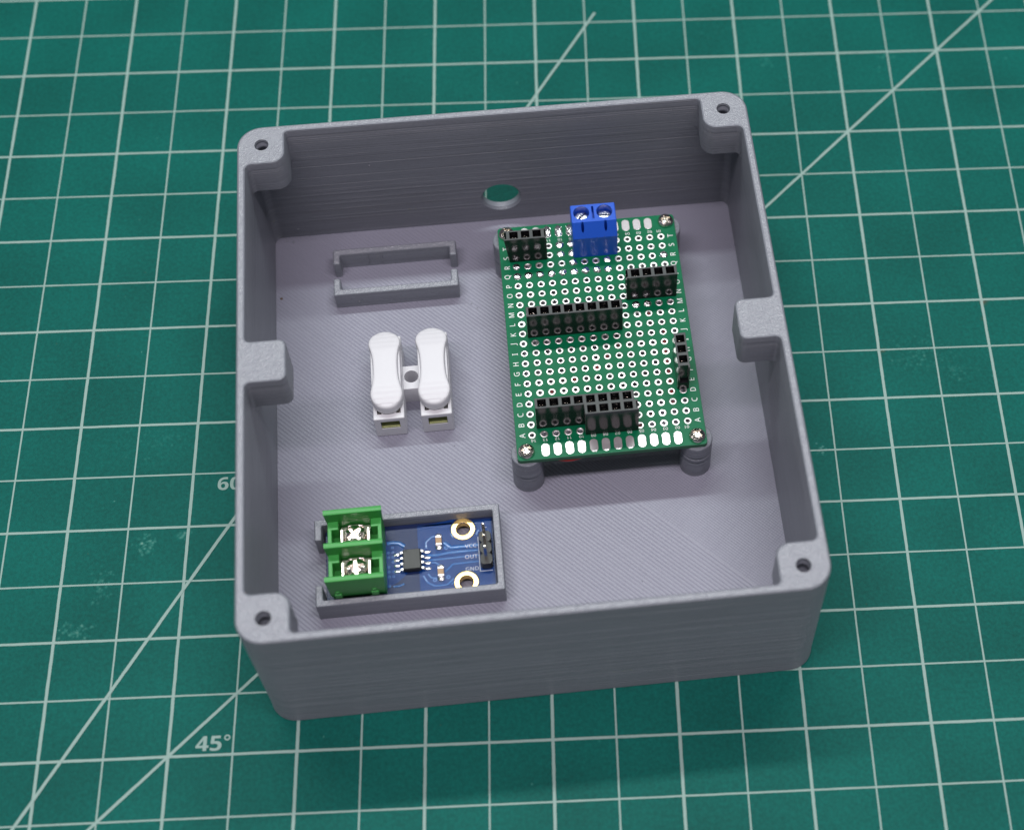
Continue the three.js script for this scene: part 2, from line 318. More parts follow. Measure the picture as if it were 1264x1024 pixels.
// ---------------------------------------------------------------- the grey printed box
const H = 39.5, F = 2, UP = 30.5;
const box = thing('enclosure_box', 'open grey 3D-printed plastic box with screw corners standing on the green mat', 'box', 0, 0, 0);
{
  const outer = fillet([[55, -60, 5.2], [55, 60, 5.2], [-55, 60, 5.2], [-55, -60, 5.2]]);
  const ix = 53.2, iz = 58.2, bxx = 44.9, bz = 49.9;
  const inner = fillet([[ix, -iz, 1.8], [ix, iz, 1.8], [-ix, iz, 1.8], [-ix, -iz, 1.8]]);
  const half = s => [[ix, -5.3, 1], [45.1, -5.3, 1.6], [45.1, 4.5, 1.6], [ix, 4.5, 1], [ix, bz, 1.2], [bxx, bz, 3], [bxx, iz, 0.8]];
  const rim = fillet([...half(), ...half().reverse().map(p => [-p[0], p[1], p[2]]), [-ix, -bz, 1.2], [-bxx, -bz, 3], [-bxx, -iz, 0.8], [bxx, -iz, 0.8], [bxx, -bz, 3], [ix, -bz, 1.2]]
    .filter((p, i, a) => true));
  const so = area(outer) > 0 ? 1 : -1, si = area(rim) > 0 ? -1 : 1, sp = area(inner) > 0 ? -1 : 1, B = 0.45;
  const hx = 49.8, hz = 55.0, holes = [[hx, hz], [-hx, hz], [hx, -hz], [-hx, -hz]].map(p => ring(p[0], p[1], 1.5, 28));
  const backO = (a, b) => a[1] < -59.99 && b[1] < -59.99, backI = (a, b) => a[1] < -iz + 0.01 && b[1] < -iz + 0.01;
  // outside of the walls, with the slightly splayed first layers at the bottom
  const cx = 0, cy = 10.6, cr = 4.2;
  const outside = skin(outer, [[0, so * 0.1], [0.25, so * -0.12], [0.5, 0], [H - B, 0], [H - B * 0.3, so * B * 0.3], [H, so * B]], backO);
  const inside = skin(inner, [[F, 0], [UP, 0]], backI);
  const upper = skin(rim, [[UP, 0], [H - B, 0], [H - B * 0.3, si * B * 0.3], [H, si * B]]);
  // back wall faces with the cable hole through them
  const panel = (x, y0, y1, z, rot, r) => {
    const s = new THREE.Shape([V2(-x, y0), V2(x, y0), V2(x, y1), V2(-x, y1)]); s.holes.push(new THREE.Path(ring(cx, cy, r, 40).map(p => V2(p[0], p[1]))));
    const g = new THREE.ShapeGeometry(s, 8); if (rot) g.rotateY(Math.PI); g.translate(0, 0, z); return g;
  };
  const xo = 55 - 5.2, xi = ix - 1.8;
  const tunnel = skin(ring(cx, cy, cr, 40), [[0, 0], [1.0, 0], [1.8, area(ring(0, 0, 1)) > 0 ? -0.55 : 0.55]]); tunnel.rotateX(Math.PI / 2);
  const tp = tunnel.attributes.position;      // the ring was turned up: put it back where the hole is
  { const g = new THREE.CylinderGeometry(cr, cr, 1.3, 40, 1, true); g.rotateX(Math.PI / 2); g.translate(cx, cy, -iz - 1.15); tunnel.copy(g); }
  const flare = new THREE.CylinderGeometry(cr + 0.5, cr, 0.5, 40, 1, true); flare.rotateX(Math.PI / 2); flare.translate(cx, cy, -iz - 0.25);
  const back = [panel(xi, F, UP, -iz, false, cr + 0.5), panel(xo, 0.25, H - B, -60, true, cr), tunnel, flare];
  const backTop = skin(outer, [[H - B, 0], [H - B * 0.3, so * B * 0.3], [H, so * B]], (a, b) => !backO(a, b));
  // split the bosses and lugs off the upper inside and the rim
  const top = cap(shift(outer, so * B), [shift(rim, si * B), ...holes], H);
  const parts = { wall: [[], []], bosses: {}, lugs: {} };
  const put = (g, m) => {
    // corners
    let [mid, R] = cut(g, 1, 0, ix - 0.02), L; [L, mid] = cut(mid, 1, 0, -ix + 0.02);
    parts.wall[m].push(L, R);
    let [back_, rest] = cut(mid, 0, 1, -bz + 0.02), fr; [rest, fr] = cut(rest, 0, 1, bz - 0.02);
    // back and front strips: bosses beyond |x| > 44.9, inside |z| < 58.2
    for (const [s, strip] of [[-1, back_], [1, fr]]) {
      const [a, b] = cut(strip, 0, 1, s * (iz - 0.02)); const wallPart = s < 0 ? a : b, in_ = s < 0 ? b : a; parts.wall[m].push(wallPart);
      let [l, m2] = cut(in_, 1, 0, -bxx + 1.2), r_; [m2, r_] = cut(m2, 1, 0, bxx - 1.2); parts.wall[m].push(m2);
      for (const [k, q] of [[`-1,${s}`, l], [`1,${s}`, r_]]) { (parts.bosses[k] = parts.bosses[k] || [[], []])[m].push(q); }
    }
    let [rb, rc] = cut(rest, 0, 1, -20), rf; [rc, rf] = cut(rc, 0, 1, 20); rest = rc;
    for (const [s, q] of [[-1, rb], [1, rf]]) { const [a, b] = cut(q, 1, 0, 0); for (const [k, w] of [[`-1,${s}`, a], [`1,${s}`, b]]) (parts.bosses[k] = parts.bosses[k] || [[], []])[m].push(w); }
    let [l, r_] = cut(rest, 1, 0, 0);
    for (const [k, q] of [[-1, l], [1, r_]]) { (parts.lugs[k] = parts.lugs[k] || [[], []])[m].push(q); }
  };
  put(upper, 0); put(top, 1);
  const drop = gs => gs.filter(g => g.attributes.position.count);
  const solid = (name, sideGs, topGs, parent) => {
    const gs = drop([mergeGeometries(drop(sideGs.map(clean))), ...(drop(topGs).length ? [mergeGeometries(drop(topGs.map(clean)))] : [])]);
    return mesh(name, gs, gs.length > 1 ? [wallMat, topMat] : wallMat, parent);
  };
  const sideTop = [...back, backTop, outside, inside];
  solid('wall', [...sideTop, ...parts.wall[0]], parts.wall[1], box);
  // tapered supports under bosses and lugs
  const fan = (pts, y, ax, ay, az) => { const pos = [], uv = []; for (let i = 0; i + 1 < pts.length; i++) { pos.push(pts[i][0], y, pts[i][1], pts[i + 1][0], y, pts[i + 1][1], ax, ay, az); uv.push(i * 0.3, y, i * 0.3 + 0.3, y, i * 0.3, ay); } const g = new THREE.BufferGeometry(); g.setAttribute('position', new THREE.Float32BufferAttribute(pos, 3)); g.setAttribute('uv', new THREE.Float32BufferAttribute(uv, 2)); g.computeVertexNormals(); return crease(g, 0.8); };
  for (const sx of [-1, 1]) for (const sz of [-1, 1]) {
    const g = parts.bosses[`${sx},${sz}`], path = rim.filter(p => p[0] * sx > bxx - 1 && p[1] * sz > bz - 0.01).sort((p, q) => Math.atan2(sz * (iz - p[1] * sz) * 1, sx * (ix - p[0] * sx)) - Math.atan2(sz * (iz - q[1] * sz), sx * (ix - q[0] * sx)));
    path.sort((p, q) => Math.atan2(iz + 1 - p[1] * sz, ix + 1 - p[0] * sx) - Math.atan2(iz + 1 - q[1] * sz, ix + 1 - q[0] * sx));
    const hole = lathe([[0.01, H - 5.5], [1.2, H - 4.6], [1.32, H - 0.7], [1.5, H - 0.2], [1.5, H]], 28); hole.translate(sx * hx, 0, sz * hz);
    solid('screw_boss', [...g[0], fan(path, UP, sx * (ix - 0.6), UP - 6, sz * (iz - 0.6)), hole], g[1], box);
  }
  for (const sx of [-1, 1]) {
    const g = parts.lugs[sx], path = rim.filter(p => p[0] * sx > 44 && Math.abs(p[1]) < 7 ).sort((p, q) => Math.atan2(p[1] + 0.4, ix + 0.6 - p[0] * sx) - Math.atan2(q[1] + 0.4, ix + 0.6 - q[0] * sx));
    solid('side_lug', [...g[0], fan(path, UP, sx * (ix - 0.05), UP - 8, -0.4)], g[1], box);
  }
  // the floor, two fields of printed beads with a seam between them
  const [fa0, fb0] = cut(cap(inner, [], F), 1, -1, 4.1), [fc, fb] = cut(fb0, 1, 0, 10), fa = mergeGeometries([fa0, fc]);
  mesh('floor', [fa, fb], [floorMat, floorMat2], box);
  // standoffs under the circuit board
  for (const [x, z] of [[0.5, 11.2], [36.5, 11.2], [0.5, -43.9], [36.5, -43.9]]) {
    const r = 3.35, pts = [[0.01, 13.4], [0.9, 13.4], [r - 0.4, 13.4], [r - 0.1, 13.25], [r, 12.9]];
    for (let y = 12.6; y > 2.2; y -= 0.3) pts.push([r - 0.02 + 0.05 * (rnd() - 0.5) - (Math.abs(y - 7.4) < 0.2 ? 0.3 : 0) - (x > 20 && Math.abs(y - 9.2) < 0.2 ? 0.3 : 0), y]);
    pts.push([r + 0.05, 2]);
    const g = lathe(pts.reverse(), 36); g.translate(x, 0, z); mesh('standoff', planarUV(g), wallMat, box);
  }
  // little flaws of the print: strings on the empty holder's back wall, blobs on the floor and walls
  for (const [x, k] of [[-31.6, 1], [-28.6, 2]]) { const c = new THREE.CatmullRomCurve3([0, 1, 2, 3, 4].map(i => new THREE.Vector3(x + 0.25 * perlin.noise(i * 1.7, k, 0.3), 6.4 - i * 0.85, -48.12 + 0.1 * (i % 2)))); mesh('print_scar', new THREE.TubeGeometry(c, 16, 0.1, 6), topMat, box); }
  for (const [x, y, z, q, dark] of [[-52, 2.05, -41, 0.32, 1], [-9, 2.05, -35.2, 0.2, 0], [-7.8, 2.05, -33.9, 0.18, 0], [-34.2, 4, -37.08, 0.16, 0], [-28.5, 26, -58.1, 0.16, 0], [2.3, 31, -58.1, 0.14, 0], [-49, 2.2, -56.6, 0.25, 0], [-50.5, 2.2, -57, 0.2, 0], [-47.5, 5, -58.1, 0.18, 0], [-15, 2.05, 1.5, 0.14, 0], [22, 2.05, 38, 0.14, 0], [-36, 2.05, 8, 0.12, 0]]) {
    const g = new THREE.IcosahedronGeometry(q, 2); g.scale(1, 0.6, 1); g.translate(x, y, z); mesh('print_blob', planarUV(g), dark ? std({ color: rgb(0.11, 0.075, 0.05), roughness: 0.6 }) : topMat, box);
  }
  // holder with a gap at each end, and the holder of the blue board
  const frame = (x0, x1, z0, z1, w, y1, name, cuts, label) => {
    const gs = [];
    for (const c of cuts) gs.push(...slab(fillet(c.map(p => [p[0], p[1], p[2] ?? 0.35]), 0.12), F, y1, 0.3));
    // fine bead lines along the tops
    return solid2(name, gs, label);
  };
  const solid2 = (name, gs, label) => { const tops = gs.filter((g, i) => i % 2), sides = gs.filter((g, i) => !(i % 2)); return mesh(name, [mergeGeometries(sides.map(clean)), mergeGeometries(tops.map(clean))], [wallMat, topMat], box, label); };
  {
    const x0 = -39.5, x1 = -11.4, z0 = -49.8, z1 = -37.15, w = 1.6;
    frame(0, 0, 0, 0, 0, 7, 'board_holder', [
      [[x0, z0], [x1, z0], [x1, -45.7], [x1 - w, -45.7], [x1 - w, z0 + w], [x0 + w, z0 + w], [x0 + w, -45.7], [x0, -45.7]],
      [[x0, -41.8], [x0 + w, -41.8], [x0 + w, z1 - w], [x1 - w, z1 - w], [x1 - w, -41.8], [x1, -41.8], [x1, z1], [x0, z1]]], 'empty holder of low walls with gaps at both ends');
  }
  {
    const x0 = -44.8, x1 = -6.35, z0 = 19.6, z1 = 39.45, w = 1.5;
    frame(0, 0, 0, 0, 0, 8, 'board_holder', [
      [[x0, z0], [x1, z0], [x1, z1], [x0, z1], [x0, 34.6], [x0 + w, 34.6], [x0 + w, z1 - w], [x1 - w, z1 - w], [x1 - w, z0 + w], [x0 + w, z0 + w], [x0 + w, 24.5], [x0, 24.5]]], 'low walled holder round the small blue board');
  }
}

// ---------------------------------------------------------------- green prototype board on its four standoffs
const PX = 18.45, PZ = -16.3, PT = 14.6, PB = 13.42;
const col = c => (7.5 - c) * 2.54, row = l => (9.5 - 'ABCDEFGHIJKLMNOPQRST'.indexOf(l)) * 2.54;   // column 1 lies right, row A in front
{
  const o = thing('circuit_board', 'green perforated prototype board with black sockets, screwed down in the grey box', 'circuit board', PX, PB, PZ);
  const T = PT - PB;       // top of the board over its own base
  const outline = fillet([[20, -30.1, 0.8], [20, 30.1, 0.8], [-20, 30.1, 0.8], [-20, -30.1, 0.8]]);
  const holes = [];
  for (let c = 1; c <= 14; c++) for (const l of 'ABCDEFGHIJKLMNOPQRST') holes.push(ring(col(c), row(l), 0.46, 12));
  const so = area(outline) > 0 ? 1 : -1;
  const face = cap(shift(outline, so * 0.08), holes, T), under = cap(outline, holes, 0, false);
  const edge = skin(outline, [[0, 0], [T - 0.08, 0], [T, so * 0.08]]);
  mesh('board_sheet', [mergeGeometries([clean(face), clean(under)]), clean(edge)], [pcbMat, pcbEdge], o);
  // plated pads
  const padG = lathe([[0.42, 0], [0.42, T + 0.02], [0.47, T + 0.05], [0.58, T + 0.075], [0.70, T + 0.07], [0.80, T + 0.035], [0.83, T - 0.01]], 20); padG.scale(MM, MM, MM);
  const flatG = lathe([[0.42, 0], [0.42, T + 0.02], [0.46, T + 0.04], [0.7, T + 0.045], [0.80, T + 0.03], [0.83, T - 0.01]], 20); flatG.scale(MM, MM, MM);
  const blobs = [0, 1, 2, 3].map(k => {
    const g = new THREE.SphereGeometry(0.88, 18, 9, 0, Math.PI * 2, 0, Math.PI / 2), p = g.attributes.position;
    for (let i = 0; i < p.count; i++) { const x = p.getX(i), y = p.getY(i), z = p.getZ(i), n = 1 + 0.28 * perlin.noise(x * 1.8 + k * 9, y * 2, z * 1.8 + k * 3); p.setXYZ(i, x * n, y * (0.38 + 0.14 * (k % 2)) * n + 0.02, z * n); }
    g.computeVertexNormals(); const q = g; q.translate(0, T, 0); q.scale(MM, MM, MM); return q;
  });
  const soldered = new Set(['14Q', '13Q', '12Q', '11Q', '10Q', '9Q', '7Q', '6Q', '8Q', '10S', '9S', '14R', '9R', '6R', '1R', '4N', '3N', '2N', '4M', '3M', '10T', '9T']);
  for (let c = 1; c <= 14; c++) for (const l of 'ABCDEFGHIJKLMNOPQRST') {
    const id = c + l, blob = soldered.has(id);
    const m = new THREE.Mesh(blob ? blobs[Math.floor(rnd() * 4)] : rnd() < 0.7 ? padG : flatG, blob ? solder : tinRing[Math.floor(rnd() * 3)]);
    m.name = blob ? 'solder_joint' : 'pad'; m.position.set(col(c) * MM, 0, row(l) * MM); m.rotation.y = rnd() * 6.28; m.rotation.x = blob ? 0 : (rnd() - 0.5) * 0.05; m.castShadow = m.receiveShadow = true; o.add(m);
  }
  // oval pads along both ends
  const oval = fillet([[0.86, -1.55, 0.85], [0.86, 1.55, 0.85], [-0.86, 1.55, 0.85], [-0.86, -1.55, 0.85]], 0.2);
  const ovalG = mergeGeometries(slab(oval, T - 0.01, T + 0.05, 0.04).map(clean)); ovalG.scale(MM, MM, MM);
  const lump = slab(oval, T - 0.01, T + 0.04, 0.04).map(clean);
  { const g = new THREE.SphereGeometry(1, 20, 10, 0, Math.PI * 2, 0, Math.PI / 2), p = g.attributes.position; for (let i = 0; i < p.count; i++) { const x = p.getX(i), y = p.getY(i), z = p.getZ(i), n = 1 + 0.2 * perlin.noise(x * 2, y * 2 + 4, z * 3); p.setXYZ(i, x * 0.9 * n, y * 0.5 * n + T + 0.02, z * 1.55 * n); } g.computeVertexNormals(); lump.push(clean(g)); }
  const lumpG = mergeGeometries(lump); lumpG.scale(MM, MM, MM);
  for (let c = 2; c <= 13; c++) for (const s of [-1, 1]) {
    const filled = s < 0 && [9, 10, 11].includes(c);
    const m = new THREE.Mesh(filled ? lumpG : ovalG, filled ? solder : tin); m.name = filled ? 'soldered_pad' : 'oval_pad';
    m.position.set(col(c) * MM, 0, s * 27.95 * MM); m.rotation.y = (rnd() - 0.5) * 0.03; m.rotation.x = (rnd() - 0.5) * 0.035; m.castShadow = m.receiveShadow = true; o.add(m);
  }
  // white print
  const letters = [];
  for (const l of 'ABCDEFGHIJKLMNOPQRST') for (const x of [-18.55, 18.6]) letters.push(lettering(l, 1.2, x, row(l), T + 0.02, Math.PI / 2, fontThin, 1.05));
  for (let c = 1; c <= 14; c++) for (const z of [25.55, -25.6]) letters.push(lettering(String(c).padStart(2, '0'), 0.66, col(c) + (c === 14 ? 0.2 : c === 1 ? -0.35 : 0.15), z, T + 0.02, Math.PI, fontThin, 1.1));
  mesh('printed_lettering', letters, ink, o);
  // socket strips
  const socket = (n, x0, x1, z0, z1, first, along, y1, slant = 0) => {
    const p = new THREE.Group(); p.name = 'socket_strip'; o.add(p);
    const B0 = T + 0.12, wells = [], q = 0.92;
    for (let k = -1; k <= n; k++) {
      const c = first + k * 2.54; let a = c - q, b = c + q; const lo = along === 'x' ? x0 : z0, hi = along === 'x' ? x1 : z1; a = Math.max(a, lo); b = Math.min(b, hi); if (b - a < 0.25) continue;
      // wells at the cut ends stay open to the side
      wells.push(along === 'x' ? [a, b, z0 + 0.36, z1 - 0.36] : [x0 + 0.36, x1 - 0.36, a, b]);
    }
    const body = bx(x0, x1, B0, y1, z0, z1, 0.09, 1);
    const g = csg(body, ...wells.map(w => { const e = v => v; let [a, b, c, d] = w; if (along === 'x') { if (a <= x0 + 1e-6) a -= 0.5; if (b >= x1 - 1e-6) b += 0.5; } else { if (c <= z0 + 1e-6) c -= 0.5; if (d >= z1 - 1e-6) d += 0.5; } return new THREE.BoxGeometry(b - a, 6.5, d - c).translate((a + b) / 2, y1 - 2.75, (c + d) / 2); }));
    const P = g.attributes.position;
    if (slant) for (let i = 0; i < P.count; i++) if (P.getX(i) < x0 + 0.3) P.setX(i, P.getX(i) + slant * (y1 - P.getY(i)) / (y1 - B0));   // snapped off at a slant
    // matt top faces, glossy sides
    const tops = [[], [], []], sides = [[], [], []];
    for (let t = 0; t < P.count; t += 3) {
      const hi = [0, 1, 2].every(k => P.getY(t + k) > y1 - 0.12), dst = hi ? tops : sides;
      for (let k = 0; k < 3; k++) { dst[0].push(P.getX(t + k), P.getY(t + k), P.getZ(t + k)); dst[1].push(g.attributes.uv.getX(t + k), g.attributes.uv.getY(t + k)); dst[2].push(g.attributes.normal.getX(t + k), g.attributes.normal.getY(t + k), g.attributes.normal.getZ(t + k)); }
    }
    const mk = a => { const r = new THREE.BufferGeometry(); r.setAttribute('position', new THREE.Float32BufferAttribute(a[0], 3)); r.setAttribute('uv', new THREE.Float32BufferAttribute(a[1], 2)); r.setAttribute('normal', new THREE.Float32BufferAttribute(a[2], 3)); return planarUV(r); };
    mesh('socket_body', [mk(sides), mk(tops)], [blackGloss, blackTop], p);
    for (const w of wells) { if (Math.min(w[1] - w[0], w[3] - w[2]) < 1.2) continue; const cx = (w[0] + w[1]) / 2, cz = (w[2] + w[3]) / 2; mesh('contact', [bx(cx - 0.45, cx + 0.45, y1 - 5.9, y1 - 1.5, cz - 0.5, cz - 0.38, 0.03, 1), bx(cx - 0.45, cx + 0.45, y1 - 5.9, y1 - 1.5, cz + 0.38, cz + 0.5, 0.03, 1)], nickel, p); }
  };
  const hw = 1.25, HT = T + 8.5;
  socket(8, col(13) - 1.45, col(6) + 1.45, row('K') - hw, row('K') + hw, col(13), 'x', HT);
  socket(3, col(14) - 2.25, col(12) + 2.0, row('S') - hw, row('S') + hw, col(14), 'x', HT, 0.9);
  socket(4, col(4) - 2.0, col(1) + 1.5, row('N') - hw, row('N') + hw, col(4), 'x', HT);
  socket(8, col(13) - 1.45, col(6) + 1.45, row('B') - hw, row('B') + hw - 0.02, col(13), 'x', HT);
  socket(4, col(9) - 1.5, col(6) + 2.1, row('A') - hw + 0.03, row('A') + hw, col(9), 'x', HT + 0.35);
  socket(3, col(1) - hw, col(1) + hw, row('G') - 1.5, row('E') + 2.3, row('G'), 'z', HT);
  // blue screw terminal
  {
    const p = new THREE.Group(); p.name = 'terminal_block'; p.userData.label = 'blue two-way screw terminal'; o.add(p);
    const x0 = 14.85 - PX, x1 = 24.72 - PX, zf = -36.5 - PZ, s = new THREE.Shape([V2(zf, 0), V2(zf, 6.9), V2(zf - 2.2, 10), V2(zf - 6.9, 10), V2(zf - 7.8, 6.5), V2(zf - 7.8, 0)]);
    const g = new THREE.ExtrudeGeometry(s, { depth: x1 - x0 - 0.3, bevelEnabled: true, bevelSize: 0.15, bevelThickness: 0.15, bevelSegments: 1, bevelOffset: -0.15 });
    g.translate(0, T + 0.05, 0.15); g.rotateY(Math.PI / 2); g.scale(1, 1, 1);          // the outline's x runs along -z after the turn
    // turned: shape x -> -z, depth z -> x
    const q = clean(g), P = q.attributes.position; for (let i = 0; i < P.count; i++) P.setXYZ(i, P.getX(i) + x0, P.getY(i), -P.getZ(i)); 
    for (let i = 0; i < P.count; i += 3) { const a = [P.getX(i + 1), P.getY(i + 1), P.getZ(i + 1)]; P.setXYZ(i + 1, P.getX(i + 2), P.getY(i + 2), P.getZ(i + 2)); P.setXYZ(i + 2, ...a); }
    q.computeVertexNormals();
    const topY = T + 10.05, cz = zf - 4.75, subs = [];
    for (const cx of [-1.27 - 0.0, 3.81 - 0.0]) { const k = new THREE.CylinderGeometry(1.78, 1.78, 5, 32); k.translate(cx, topY - 2.2 + 1.5, cz); subs.push(k); const e = new THREE.CylinderGeometry(0.42, 0.42, 4, 16); e.scale(0.8, 1, 1.9); e.translate(cx, topY - 1.6, zf - 1.55); subs.push(e); }
    subs.push(new THREE.BoxGeometry(0.5, 3.2, 3.4).translate(1.27, topY, cz + 0.1));
    mesh('terminal_body', planarUV(crease(csg(q, ...subs), 0.4)), bluePlastic, p);
    for (const [cx, a] of [[-1.27, 0.72], [3.81, -0.12]]) {
      const hd = lathe([[0.01, 0.62], [1.2, 0.55], [1.5, 0.4], [1.6, 0.1], [1.6, -0.6]].reverse(), 28), sl = new THREE.BoxGeometry(4, 0.8, 0.42); sl.translate(0, 0.6, 0);
      const sg = csg(hd.index ? hd : hd, sl); sg.rotateY(a); sg.translate(cx, topY - 2.05, cz); mesh('screw', planarUV(crease(sg, 0.5)), steel, p);
    }
  }
  // cross-head screws at the corners
  for (const [x, z, a] of [[-18, 28.05, 0.3], [18, 28.05, 0.9], [-18, -28.05, 0.5], [18, -28.05, 0.2]]) {
    const hd = lathe([[1.75, 0.05], [1.75, 0.4], [1.6, 0.8], [1.3, 1.1], [0.9, 1.34], [0.45, 1.48], [0.01, 1.53]], 32); const bot = new THREE.CircleGeometry(1.75, 32); bot.rotateX(Math.PI / 2); bot.translate(0, 0.05, 0);
    const A = new THREE.BoxGeometry(2.1, 1.5, 0.52).translate(0, 1.3, 0), B = new THREE.BoxGeometry(0.52, 1.5, 2.1).translate(0, 1.3, 0);
    const g = csg(mergeGeometries([clean(hd), clean(bot)]), A, B); g.rotateY(a); g.translate(x, T, z); mesh('screw', planarUV(crease(g, 0.5)), nickel, o);
  }
  // red wires under the board, seen at its front edge and through some holes
  const wire = pts => mesh('wire', new THREE.TubeGeometry(new THREE.CatmullRomCurve3(pts.map(p => new THREE.Vector3(...p))), 40, 0.62, 8), redWire, o);
  wire([[-14, -0.9, 27.5], [-11, -0.8, 29.2], [-8, -0.85, 29.35], [-5, -0.9, 28], [-3, -1, 22]]);
  wire([[col(13), -0.9, row('D')], [col(12), -0.8, row('E')], [col(10), -0.8, row('F')], [col(8), -0.8, row('G')], [col(6), -0.9, row('I')]]);
  wire([[col(2), -0.8, row('C')], [col(2), -0.8, row('F')], [col(2), -0.8, row('I')], [col(3), -0.8, row('L')], [col(4), -1, row('N')]]);
  wire([[col(4), -1.2, row('B')], [col(5), -1.0, row('A')], [col(9), -1.4, row('B')]]);
}

// ---------------------------------------------------------------- small blue sensor board in its holder
{
  const CX = -25.6, CZ = 29.5, BY = 3.6, T = 1.6;
  const o = thing('sensor_board', 'small blue sensor board with green screw terminal, lying in a low walled holder', 'circuit board', CX, BY, CZ);
  const X = x => x - CX, Z = z => z - CZ;
  const boardMat = new THREE.MeshPhysicalMaterial({ color: rgb(0.012, 0.024, 0.085), roughness: 0.2, specularIntensity: 0.3, bumpMap: plasticBump, bumpScale: 0.02 * MM });
  const pourMat = new THREE.MeshPhysicalMaterial({ color: rgb(0.003, 0.038, 0.18), roughness: 0.16, specularIntensity: 0.35, bumpMap: tinBump, bumpScale: 0.03 * MM });
  const traceMat = std({ color: rgb(0.035, 0.14, 0.40), roughness: 0.07, bumpMap: tinBump, bumpScale: 0.01 * MM });
  const hs = [[-14.25, 23.5], [-14.25, 35.75]].map(p => [X(p[0]), Z(p[1])]);
  const out = fillet([[X(-7.95), Z(21.2), 0.3], [X(-7.95), Z(37.85), 0.3], [X(-42.9), Z(37.85), 0.3], [X(-42.9), Z(21.2), 0.3]]);
  const hr = hs.map(p => ring(p[0], p[1], 1.55, 28));
  mesh('board_sheet', [...slab(out, 0, T, 0.1, hr)].map(clean), boardMat, o);
  // copper under the blue lacquer
  const pour = (pts, holes = []) => mergeGeometries(slab(fillet(pts.map(p => [X(p[0]), Z(p[1]), 0.3]), 0.1), T - 0.01, T + 0.035, 0.03, holes).map(clean));
  mesh('copper_pour', [pour([[-23.8, 21.8], [-8.3, 21.7], [-8.3, 37.4], [-23.8, 37.3]], hr.map((h, i) => ring(hs[i][0], hs[i][1], 2.75, 24))), pour([[-31, 25.6], [-27.6, 25.9], [-26.3, 27.4], [-26.3, 32.6], [-28.2, 34.3], [-31, 35.6]])], pourMat, o);
  const line = (pts, w = 0.35, y = T + 0.06) => {
    const c = new THREE.CatmullRomCurve3(pts.map(p => new THREE.Vector3(X(p[0]), y, Z(p[1]))), false, 'catmullrom', 0.15), g = new THREE.TubeGeometry(c, 30, w / 2, 8);
    g.translate(0, -y, 0); g.scale(1, 0.16, 1); g.translate(0, y - 0.01, 0); return g;
  };
  const traces = [
    line([[-18.4, 26.3], [-17.6, 27.0], [-16.9, 27.6], [-11.2, 27.5]], 0.9), line([[-22, 28.9], [-20, 29.0], [-17.5, 28.7], [-11.2, 28.7]], 0.6), line([[-21.8, 30.0], [-19, 30.0], [-14, 29.9], [-11.2, 29.9]], 0.4),
    line([[-22, 30.6], [-20.4, 30.7], [-19.2, 31.6]], 0.35), line([[-18.6, 33.0], [-17.4, 32.0], [-16.7, 31.4], [-11.4, 31.3]], 0.4), line([[-22.1, 27.2], [-22.1, 25.8], [-20.9, 24.7], [-19.9, 24.6]], 0.35),
    line([[-23, 33.4], [-22.2, 35.0], [-20.8, 35.9], [-18.2, 35.9], [-16.8, 34.7]], 0.4), line([[-22, 33.1], [-21.4, 34.0], [-20.2, 34.2]], 0.35), line([[-16.9, 24.2], [-16.4, 25.3]], 0.25), line([[-11.6, 25.2], [-11.1, 24.0]], 0.25),
    line([[-30.2, 25.3], [-29, 25.2], [-27.6, 25.5], [-26.6, 26.3]], 0.9), line([[-29.3, 35.2], [-28, 35.2], [-27.0, 34.8]], 0.4), line([[-17.4, 36.0], [-16.2, 35.0]], 0.25)];
  mesh('copper_trace', traces, traceMat, o);
  const via = lathe([[0.12, T + 0.04], [0.2, T + 0.09], [0.3, T + 0.04]], 12), vias = [];
  for (let k = 0; k < 9; k++) for (const q of [0, 1]) if (rnd() < 0.8) vias.push(via.clone().translate(X(-30.0 + q * 0.9), 0, Z(26.3 + k * 1.1)));
  for (const [x, z] of [[-18.0, 27.5], [-17.9, 34.2], [-20.7, 34.6]]) vias.push(via.clone().scale(1.5, 1, 1.5).translate(X(x), 0, Z(z)));
  mesh('via', vias, traceMat, o);
  for (const [i, p] of hs.entries()) { const g = lathe([[1.5, 0], [1.5, T + 0.02], [1.56, T + 0.07], [2.4, T + 0.07], [2.5, T]], 36); g.translate(p[0], 0, p[1]); mesh('mounting_ring', planarUV(g), gold, o); }
  // print
  const pr = [];
  const rect = (x0, x1, z0, z1) => cap([[X(x0), Z(z0)], [X(x1), Z(z0)], [X(x1), Z(z1)], [X(x0), Z(z1)]], [], T + 0.16);
  pr.push(rect(-11.35, -11.2, 25.7, 33.75), rect(-11.35, -8.6, 33.6, 33.75));
  for (const [t, z] of [['VCC', 27.6], ['OUT', 30.1], ['GND', 32.9]]) pr.push(lettering(t, 0.86, X(-12.9), Z(z), T + 0.15, 0, fontThin, 1.15));
  pr.push(lettering('~', 1.0, X(-9.6), Z(23.6), T + 0.1, 0, fontThin));
  mesh('printed_lettering', pr, std({ color: rgb(0.5, 0.54, 0.62), roughness: 0.5 }), o);
